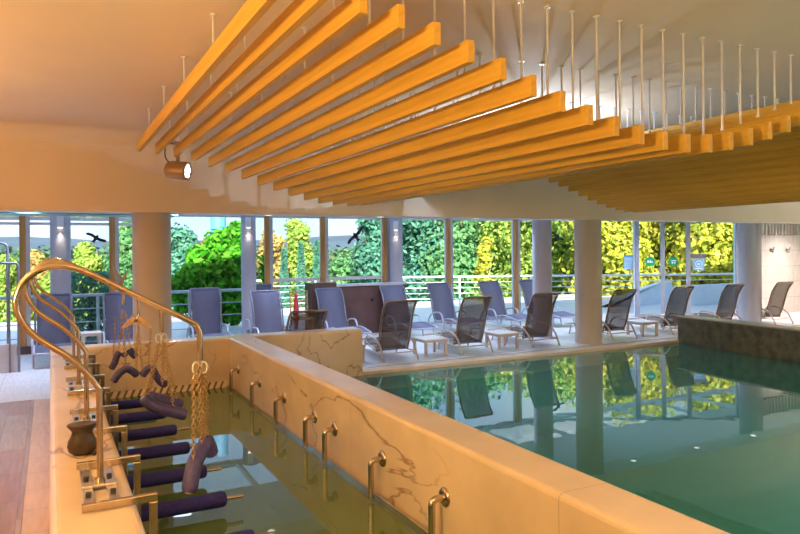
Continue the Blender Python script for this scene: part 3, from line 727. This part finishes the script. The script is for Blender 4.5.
# ------------------------------------------------------------------ elbow pipes along the dividing wall
for k, (u, v_) in enumerate(((238.4, 371.5), (259.9, 380.7), (284.4, 396), (315, 416), (335, 428.3), (382.7, 457.5), (445, 496.5))):
    t_, q_ = ray(u, v_); d = WX1 / (sa + ca * t_); y = d * (ca - sa * t_); z = .285
    o = thing('elbow_pipe', f'{ORD[k]} steel elbow pipe along the dividing wall, counted from the far end', 'pipe', (WX1, y, z), 0, 'elbow pipes on the dividing wall')
    MB().lathe([(.0, .022), (.034, .022), (.052, .016), (.062, .004), (.062, 0)], (0, 0, 0), 22, Matrix.Rotation(-PI / 2, 3, 'Y')).build('flange', 'steel', o)
    MB().tube(fillet([(-.016, 0, 0), (-.095, 0, 0), (-.095, 0, -.27)], .05, 7), .022, 14).build('pipe', 'steel', o)

# far left metal frame
t = thing('exercise_frame', 'grey tubular metal frame standing by the windows beyond the walkway', 'frame', (0, 11.8, 0))
x0, x1, x2 = xat(-8, 11.8), xat(7, 11.8), xat(18, 11.8)
MB().tube(fillet([(x0, .1, 0), (x0, .1, at(3, 243, 11.8).z), (x1, .1, at(3, 243, 11.8).z), (x1, .1, .0)], .09), .02, 8).build('rail', 'dark_metal', t)
xm = xat(0, 11.8)
MB().tube(fillet([(xm - .1, -.05, 0), (xm - .1, -.05, at(12, 263, 11.8).z), (x2, -.05, at(12, 263, 11.8).z), (x2, -.05, 0)], .05), .02, 8).cyl((xat(9, 11.8), -.05, 0), (xat(9, 11.8), -.05, at(12, 263, 11.8).z), .013, 8).build('rail', 'dark_metal', t)
MB().box((xm - .3, -.02, .0), (x2 - .03, .09, .42)).build('panel', 'grey_metal', t)
struct(MB().box((-4.9, 13.7, .001), (1.6, 13.86, .13)).build('baseboard_far', 'counter'))

# ------------------------------------------------------------------ outside
struct(MB().box((-8, 16.001, -.3), (24, 21, -.06)).build('terrace', 'deck'))
mg = MB(); mg.add([(-120, 21, -4.5), (160, 21, -4.5), (160, 260, -9), (-120, 260, -9)], [(0, 1, 2, 3)])
struct(mg.build('ground', 'ground'))
def railing(name, label, pts, h, z0, mat, bars=5):
    r = thing(name, label, 'railing', (0, 0, 0), 0, 'balcony railings')
    MB().tube([(x, y, z0 + h) for x, y in pts], .032, 8).build('handrail', mat, r)
    bb = MB()
    for k in range(bars): bb.tube([(x, y, z0 + h * (k + .6) / (bars + .6)) for x, y in pts], .011, 6)
    bb.build('horizontal_bar', mat, r)
    for i in range(len(pts) - 1):
        a, c = Vector((*pts[i], 0)), Vector((*pts[i + 1], 0)); n = max(1, int((c - a).length / 1.6))
        for k in range(n + (i == len(pts) - 2)):
            p = a.lerp(c, k / n); MB().cyl((p.x, p.y, z0), (p.x, p.y, z0 + h - .01), .028, 8).build('post', mat, r)
railing('balcony_railing', 'grey balcony railing in front of the big bush', [(-4.5, 14.8), (4.4, 14.8)], .95, 0, 'grey_metal', 3)
railing('balcony_railing', 'white balcony railing outside the windows by the dark counter', [(4.8, 19.6), (9.5, 19.2), (13.6, 17.2), (17.2, 15.2), (20, 14.2)], .98, -.06, 'white_metal', 5)
sw = MB(); P0 = [at(604, 312, 15.2), at(637, 291, 15.2), at(660, 283, 15.2), at(672, 281.5, 15.2)]
poly = [(p.x, p.z) for p in P0] + [(P0[-1].x, .0), (P0[0].x, .0)]
struct(sw.prism(poly, 15.2, 15.4).build('stair_wall', 'pale_blue'))
q0, q1 = xat(690, 14.2), xat(760, 14.2)
struct(MB().box((q0, 14.2, 0), (q1, 14.35, at(700, 285, 14.2).z)).build('balustrade_wall', 'pale_blue'))
struct(MB().box((xat(672, 15.4), 15.41, 0), (xat(700, 15.4), 15.5, .5)).build('balustrade_wall', 'pale_blue'))
struct(MB().lathe([(.2, -.06), (.2, 3.6)], (xat(218.5, 18.2), 18.2, 0), 24).build('column', 'blue_col'))
# plants
def leaves(mb, c, rad, n, size, shell=.55, long=1.0, rnd=random):
    for _ in range(n):
        while True:
            d = Vector((rnd.uniform(-1, 1), rnd.uniform(-1, 1), rnd.uniform(-1, 1)))
            if .05 < d.length < 1: break
        d = d.normalized() * (shell + (1 - shell) * rnd.random()); p = Vector((c[0] + d.x * rad[0], c[1] + d.y * rad[1], c[2] + d.z * rad[2]))
        nn = (d * 1.5 + Vector((rnd.gauss(0, .6), rnd.gauss(0, .6), rnd.gauss(0, .6) + .3))).normalized(); a = nn.orthogonal().normalized(); b_ = nn.cross(a); w_ = rnd.uniform(0, 6.28); a, b_ = a * math.cos(w_) + b_ * math.sin(w_), b_ * math.cos(w_) - a * math.sin(w_); s = size * rnd.uniform(.6, 1.3)
        mb.add([p - a * s * long * .5, p + b_ * s * .42, p + a * s * long * .5, p - b_ * s * .42], [(0, 1, 2, 3)])
def blob_tree(name, label, cat, u, D, top_v, halfw, mat, n=3500, size=.2, bottom=-4, trunk=True, group='trees beyond the balcony', conic=False, tm='trunk', blobs=22, seed=1):
    n = int(n * 5.5); size *= .68; halfw *= 1.1
    rnd = random.Random(seed); t_, _ = ray(u); X, Y = D * (sa + ca * t_), D * (ca - sa * t_)
    ztop = H - (top_v - 249.6) / FPX * D; w = halfw / FPX * D
    g0 = -4.7
    o = thing(name, label, cat, (X, Y, g0), 0, group); mb = MB()
    zt, zb = ztop - g0, bottom - g0
    if conic:
        for _ in range(n):
            h = rnd.random() ** .8; rr = w * (1 - h ** 1.6) * math.sqrt(rnd.uniform(.5, 1)); a = rnd.uniform(0, 2 * PI)
            p = Vector((rr * math.cos(a), rr * math.sin(a), zb + (zt - zb) * h))
            leaves(mb, p, (.05, .05, .05), 1, size, .5, 1.6, rnd)
    else:
        per = n // blobs
        for k in range(blobs):
            h = (k + .5) / blobs; a = rnd.uniform(0, 2 * PI); env = math.sin(PI * min(.97, .12 + h * .82)) ** .6
            br = w * rnd.uniform(.34, .62) * (.6 + .4 * env); rr = (w - br * .7) * env * rnd.uniform(.15, 1)
            cz = zb + br + (zt - zb - 2 * br) * h
            leaves(mb, (rr * math.cos(a), rr * math.sin(a), cz + rnd.uniform(-.3, .3) * br), (br, br, br * .85), int(per * .7), size, .45, 1.3, rnd); leaves(mb, (rr * math.cos(a), rr * math.sin(a), cz), (br * 1.35, br * 1.35, br * 1.5), int(per * .3), size, .5, 1.3, rnd)
    mb.build('crown', mat, o)
    if trunk:
        m_ = MB(); m_.tube([(0, 0, 0), (.05, 0, (zt + zb) * .3), (0, .05, zt * .8)], [w * .07, w * .05, w * .015], 8)
        for k in range(4):
            a = k * 1.7; m_.tube([(0, 0, zt * (.4 + .1 * k)), (w * .5 * math.cos(a), w * .5 * math.sin(a), zt * (.55 + .1 * k))], [w * .03, w * .01], 6)
        m_.build('trunk', tm, o)
    return o
T = blob_tree
# right: dense yellow green wall of trees
T('tree', 'bright yellow green tree filling the view beside the doors', 'tree', 612, 27, 170, 46, 'leaf_yellow', 6500, .26, -4, seed=11)
T('tree', 'bright yellow tree behind the round green door stickers', 'tree', 664, 29, 165, 48, 'leaf_yellow', 7000, .26, -4, seed=12)
T('tree', 'yellow tree behind the blue door notice', 'tree', 716, 27, 160, 50, 'leaf_yellow', 7000, .26, -4, seed=13)
T('tree', 'lime green tree behind the slim bluish column', 'tree', 558, 31, 175, 42, 'leaf_lime', 6000, .28, -5, seed=14)
T('tree', 'lime tree behind the gap beside the last timber mullion', 'tree', 516, 33, 178, 40, 'leaf_lime', 5500, .28, -5, seed=15)
T('tree', 'green leafy tree with dense crown behind the yellow sapling', 'tree', 474, 35, 165, 46, 'leaf_green', 6000, .3, -5, seed=16)
T('birch_tree', 'slender yellow birch sapling with pale stems beyond the railing', 'tree', 485, 24, 235, 13, 'leaf_yellow', 900, .2, -3.5, seed=17, tm='birch')
T('tree', 'tall blue green tree behind the grey lamp column', 'tree', 424, 36, 150, 44, 'leaf_blue', 6000, .32, -5, seed=18)
T('tree', 'blue green tree under the large bird silhouette', 'tree', 378, 38, 195, 34, 'leaf_blue', 5000, .3, -5, seed=19)
T('tree', 'low green tree rising just above the dark counter', 'tree', 350, 42, 252, 34, 'leaf_green', 3500, .32, -6, seed=20)
T('conifer_tree', 'dark pointed conifer nearer the timber mullion beside the counter', 'conifer', 317, 30, 241, 9, 'leaf_blue', 2600, .2, -4.5, conic=True, seed=21, group='pointed conifers')
T('conifer_tree', 'dark pointed conifer second from the timber mullion beside the counter', 'conifer', 301, 31, 243, 9, 'leaf_blue', 2600, .2, -4.5, conic=True, seed=22, group='pointed conifers')
T('conifer_tree', 'dark pointed conifer rising behind the spiky palm', 'conifer', 284, 31, 249, 9, 'leaf_blue', 2600, .2, -4.5, conic=True, seed=23, group='pointed conifers')
T('tree', 'tall light green tree behind the pointed conifers', 'tree', 297, 46, 215, 20, 'leaf_lime', 3500, .34, -6, seed=24)
T('tree', 'orange tinged autumn tree behind the spiky palm', 'tree', 273, 44, 228, 16, 'leaf_autumn', 2500, .34, -6, seed=25)
T('tree', 'hazy blue green tree beside the taupe column', 'tree', 186, 40, 222, 24, 'leaf_blue', 4000, .32, -6, seed=26)
T('tree', 'autumn tree behind the big bush', 'tree', 210, 46, 236, 14, 'leaf_autumn', 2200, .34, -6, seed=27)
T('tree', 'green tree behind the grey lamp column near the bush', 'tree', 240, 42, 224, 20, 'leaf_green', 3500, .32, -6, seed=28)
T('tree', 'green tree beside the taupe column under the timber mullion', 'tree', 126, 34, 214, 20, 'leaf_green', 4000, .28, -5, seed=29)
T('tree', 'light lime tree behind the small bird silhouette', 'tree', 86, 36, 238, 24, 'leaf_lime', 4000, .28, -5, seed=30)
T('tree', 'reddish autumn tree behind the curved rails', 'tree', 40, 44, 246, 18, 'leaf_autumn', 2600, .32, -6, seed=31)
T('tree', 'green tree behind the grey tubular frame', 'tree', 4, 40, 250, 22, 'leaf_lime', 3500, .3, -6, seed=32)
T('tree', 'low lime tree behind the grey column and curved rails', 'tree', 62, 42, 256, 26, 'leaf_lime', 3500, .32, -6, seed=33)
for k, (u, D, tv, hw, mt, lb) in enumerate(((575, 43, 190, 44, 'leaf_lime', 'lime tree farther back in the gap between the two close columns'), (636, 46, 180, 46, 'leaf_yellow', 'yellow tree farther back behind the first round door sticker'),
        (692, 45, 180, 48, 'leaf_yellow', 'yellow tree farther back beside the blue door notice'), (745, 44, 180, 40, 'leaf_yellow', 'yellow tree farther back at the bluish end column'), (498, 47, 190, 40, 'leaf_lime', 'lime tree farther back behind the birch sapling'),
        (448, 49, 180, 42, 'leaf_blue', 'blue green tree farther back behind the timber mullion'), (400, 52, 200, 36, 'leaf_blue', 'blue green tree farther back behind the grey lamp column'))):
    T('tree', lb, 'tree', u, D, tv, hw, mt, 4500, .38, -6, seed=50 + k)
p = at(121.5, 285, 13.35); o = thing('forked_branch', 'forked bare wooden branch standing below the timber mullion beside the taupe column', 'branch', (p.x, 13.35, 0))
zf = at(121, 281, 13.35).z
MB().tube(smooth_path([(0, 0, 0), (.015, 0, .5), (0, 0, zf)], 5), [.035] * 5 + [.03] * 6, 8).build('stem', 'timber', o)
for u_, v_ in ((112, 263), (126.5, 271)):
    q_ = at(u_, v_, 13.35); MB().tube(smooth_path([(0, 0, zf - .03), ((q_.x - p.x) * .55, 0, zf * .45 + q_.z * .55 - .03), (q_.x - p.x, 0, q_.z)], 5), [.028] * 6 + [.02] * 5, 8).build('branch', 'timber', o)
# clipped hedge
rnd = random.Random(5); p = at(92, 300, 15.6)
hd = MB()
for _ in range(5200):
    a = rnd.uniform(0, 2 * PI); h = rnd.random(); rr = .60 * math.sqrt(rnd.uniform(.75, 1)) * (1 if h < .85 else math.sqrt(max(0, 1 - ((h - .85) / .15) ** 2)) * .4 + .6)
    leaves(hd, (rr * math.cos(a), rr * math.sin(a), .0 + 1.38 * h), (.02, .02, .02), 1, .07, .5, 1.2, rnd)
o = thing('clipped_bush', 'dense rounded clipped bush outside beside the taupe column', 'bush', (p.x, 15.7, 0)); hd.build('crown', 'leaf_blue', o)
MB().cyl((0, 0, 0), (0, 0, .9), .08, 8).build('trunk', 'trunk', o)
# big leafy bush on the balcony
p = at(208, 290, 16.5); o = thing('leafy_bush', 'large glossy green leafy bush behind the balcony railing', 'bush', (p.x, 16.5, -.05)); m_ = MB(); rnd = random.Random(9)
for cx, cz, rr in ((-.42, .75, .5), (.1, .8, .6), (.5, 1.05, .55), (.62, 1.6, .5), (.05, 1.45, .55), (-.4, 1.25, .42), (.35, 2.05, .45), (.72, 2.3, .32), (-.1, 1.7, .4), (.5, .5, .5), (-.62, 1.05, .3), (.78, 1.9, .35)):
    leaves(m_, (cx, rnd.uniform(-.2, .2), cz), (rr, rr, rr * .9), 560, .13, .4, 1.5, rnd)
m_.build('crown', 'leaf_bush', o)
MB().tube([(0, 0, 0), (.05, 0, .6), (.2, 0, 1.6)], [.05, .04, .02], 8).tube([(.05, 0, .5), (-.3, 0, 1.2)], [.03, .015], 6).build('trunk', 'trunk', o)
MB().lathe([(.0, 0), (.28, 0), (.36, .42), (.33, .42), (.31, .38), (0, .37)], (0, 0, .0), 20).build('planter', 'dark_metal', o)
# spiky palm
p = at(266, 290, 15.15); o = thing('spiky_palm', 'spiky long leaved palm beside the grey lamp column', 'plant', (p.x, 15.15, 0)); rnd = random.Random(3); m_ = MB()
for k in range(34):
    a = rnd.uniform(0, 2 * PI); L = rnd.uniform(.4, .72); el = rnd.uniform(.1, 1.25); w_ = .045; b0 = Vector((0, 0, 1.15 + rnd.uniform(-.25, .35)))
    pts = []
    for j in range(6):
        s = j / 5; pts.append(b0 + Vector((math.cos(a) * math.cos(el), math.sin(a) * math.cos(el), math.sin(el))) * L * s + Vector((0, 0, -.35 * s * s * L)))
    sd = Vector((-math.sin(a), math.cos(a), 0)); vv = []; ff = []
    for j, q_ in enumerate(pts):
        ww = w_ * math.sin(PI * (.15 + .85 * (j / 5))) + .003; vv += [q_ - sd * ww, q_ + sd * ww]
    for j in range(5): ff.append((2 * j, 2 * j + 1, 2 * j + 3, 2 * j + 2))
    m_.add(vv, ff)
m_.build('frond', 'leaf_bush', o); MB().tube([(0, 0, .3), (0, 0, 1.45)], [.06, .03], 8).build('stem', 'trunk', o)
MB().lathe([(.0, 0), (.2, 0), (.25, .4), (.22, .4), (0, .36)], (0, 0, 0), 18).build('pot', 'dark_metal', o)
# far woodland below the hills: countless crowns in one mass
wd = MB(); rnd = random.Random(21)
for _ in range(420):
    D = rnd.uniform(62, 130); a = rnd.uniform(-.25, 1.15); top = 1.0 + (D - 62) / 68 * 1.4 + rnd.uniform(-.6, .9); r_ = rnd.uniform(2.2, 3.6)
    leaves(wd, (D * math.sin(a), D * math.cos(a), top - r_), (r_, r_, r_ * 1.1), 110, .9, .7, 1.2, rnd)
tag(wd.build('woodland_foliage', 'leaf_wood'), 'hazy green far woodland below the distant hills', 'woodland', kind='stuff')
# distant hills
hm = MB(); rnd = random.Random(2); N = 60; rows = 5
for j in range(rows):
    for i in range(N + 1):
        a = -1.2 + 2.6 * i / N; D = 330 + 40 * j; hgt = (-9, 3, 7.2, 9.2, 10)[j] + 1.6 * math.sin(i * .55) + 1.0 * math.sin(i * 1.3 + j)
        hm.v.append((D * math.sin(a), D * math.cos(a), hgt))
for j in range(rows - 1):
    for i in range(N): b0 = j * (N + 1) + i; hm.f.append((b0, b0 + 1, b0 + N + 2, b0 + N + 1)); hm.sm.append(True)
struct(hm.build('hills', 'hill'))

# ------------------------------------------------------------------ light
W = bpy.data.worlds.new('sky'); S.world = W; W.use_nodes = True; nt = W.node_tree; nt.nodes.clear()
wo = nt.nodes.new('ShaderNodeOutputWorld'); bg = nt.nodes.new('ShaderNodeBackground'); bg.inputs[1].default_value = .82
tc = nt.nodes.new('ShaderNodeTexCoord'); sx = nt.nodes.new('ShaderNodeSeparateXYZ'); nt.links.new(tc.outputs['Generated'], sx.inputs[0])
rp = ramp(nt, sx.outputs[2], [(0, (.60, .74, .92)), (.10, (.50, .70, .95)), (.5, (.34, .58, 1))])
cn = nt.nodes.new('ShaderNodeTexNoise'); cn.inputs['Scale'].default_value = 5; cn.inputs['Detail'].default_value = 6; nt.links.new(tc.outputs['Generated'], cn.inputs[0])
cf = ramp(nt, cn.outputs[0], [(.45, (0, 0, 0)), (.65, (.8, .8, .8))])
nt.links.new(mix(nt, rp.outputs[0], (.86, .92, 1), cf.outputs[0]), bg.inputs[0]); nt.links.new(bg.outputs[0], wo.inputs[0])
def light(name, kind, loc, energy, col, size=.3, target=None, **kw):
    l = bpy.data.lights.new(name, kind); l.energy = energy; l.color = col
    if kind == 'AREA': l.size = size
    elif kind == 'SUN': l.angle = size
    else: l.shadow_soft_size = size
    for k, v in kw.items(): setattr(l, k, v)
    o = bpy.data.objects.new(name, l); COL.objects.link(o); o.location = loc
    if target: o.rotation_euler = (Vector(target) - Vector(loc)).to_track_quat('-Z', 'Y').to_euler()
    return o
light('sun', 'SUN', (0, 0, 30), 8.5, (1, .95, .85), .02, None).rotation_euler = Vector((.35, 1, -.62)).to_track_quat('-Z', 'Y').to_euler()
AMB = (1, .55, .18); AMD = (1, .68, .36); AM2 = (1, .85, .74)
# added fill lights, no fixtures: panels washing the ceiling, spots over the pool edges
for p_, e_, c_, sz in (((-2.6, 1.5, 2.1), 105, AMB, 1.4), ((-2.8, 5.8, 2.1), 100, AMB, 1.4), ((1.5, -1.5, 2.1), 95, AMB, 1.4), ((7.0, -1.6, 2.1), 135, AM2, 1.4), ((13.0, -1.0, 2.1), 190, AM2, 1.4), ((17.5, 4.5, 2.1), 250, AM2, 1.4)):
    light('hall_fill_up', 'AREA', p_, e_, c_, sz, (p_[0], p_[1] + .001, 5))
for p_, e_, c_ in (((-1.6, 2.2, 3.3), 50, AMD), ((-1.8, 5.2, 3.3), 44, AMD), ((.35, 7.6, 3.3), 36, AMD), ((.7, .8, 3.3), 55, AMD), ((5.0, 1.0, 3.3), 110, AM2), ((10.5, 1.2, 3.3), 150, AM2), ((14.5, 5.0, 3.3), 200, AM2), ((17.0, 8.0, 3.3), 160, AM2)):
    light('hall_fill_down', 'SPOT', p_, e_, c_, .12, (p_[0], p_[1] + .001, 0), spot_size=2.4, spot_blend=.9)
light('slat_key', 'SPOT', (-2.6, 1.0, 2.0), 330, (1, .66, .24), .3, (3.6, 4.8, 2.8), spot_size=1.15, spot_blend=.8)  # unseen key spot put in to light the slats' left faces
light('wave_uplight', 'POINT', (5.0, 6.3, 2.9), 75, (.66, .80, 1), .03)
for k in range(10):  # added fill spots lift the deck and tiled wall where daylight falls short
    yy = 11.6 if k < 8 else 10.5; light('lounge_fill', 'SPOT', (-2.5 + 2.2 * k, yy, 2.5), 120 if k < 8 else 150, (.64, .76, 1) if k < 8 else (1, .9, .84), .15, (-2.5 + 2.2 * k, yy + .001, 0), spot_size=2.6, spot_blend=1.0)
light('spot_beam', 'SPOT', tuple(pL + ax * .16), 25, (.9, .95, 1), .05, (4.2, 6.6, 0), spot_size=.8, spot_blend=.6)

# ------------------------------------------------------------------ render look
S.view_settings.view_transform = 'Standard'; S.view_settings.look = 'None'; S.view_settings.gamma = 1; S.view_settings.exposure = 1.0
S.view_settings.use_curve_mapping = False
S.cycles.use_denoising = True; S.cycles.max_bounces = 10; S.cycles.transparent_max_bounces = 24; S.cycles.diffuse_bounces = 5; S.cycles.glossy_bounces = 5
S.cycles.sample_clamp_indirect = 6; S.cycles.caustics_reflective = False; S.cycles.caustics_refractive = False
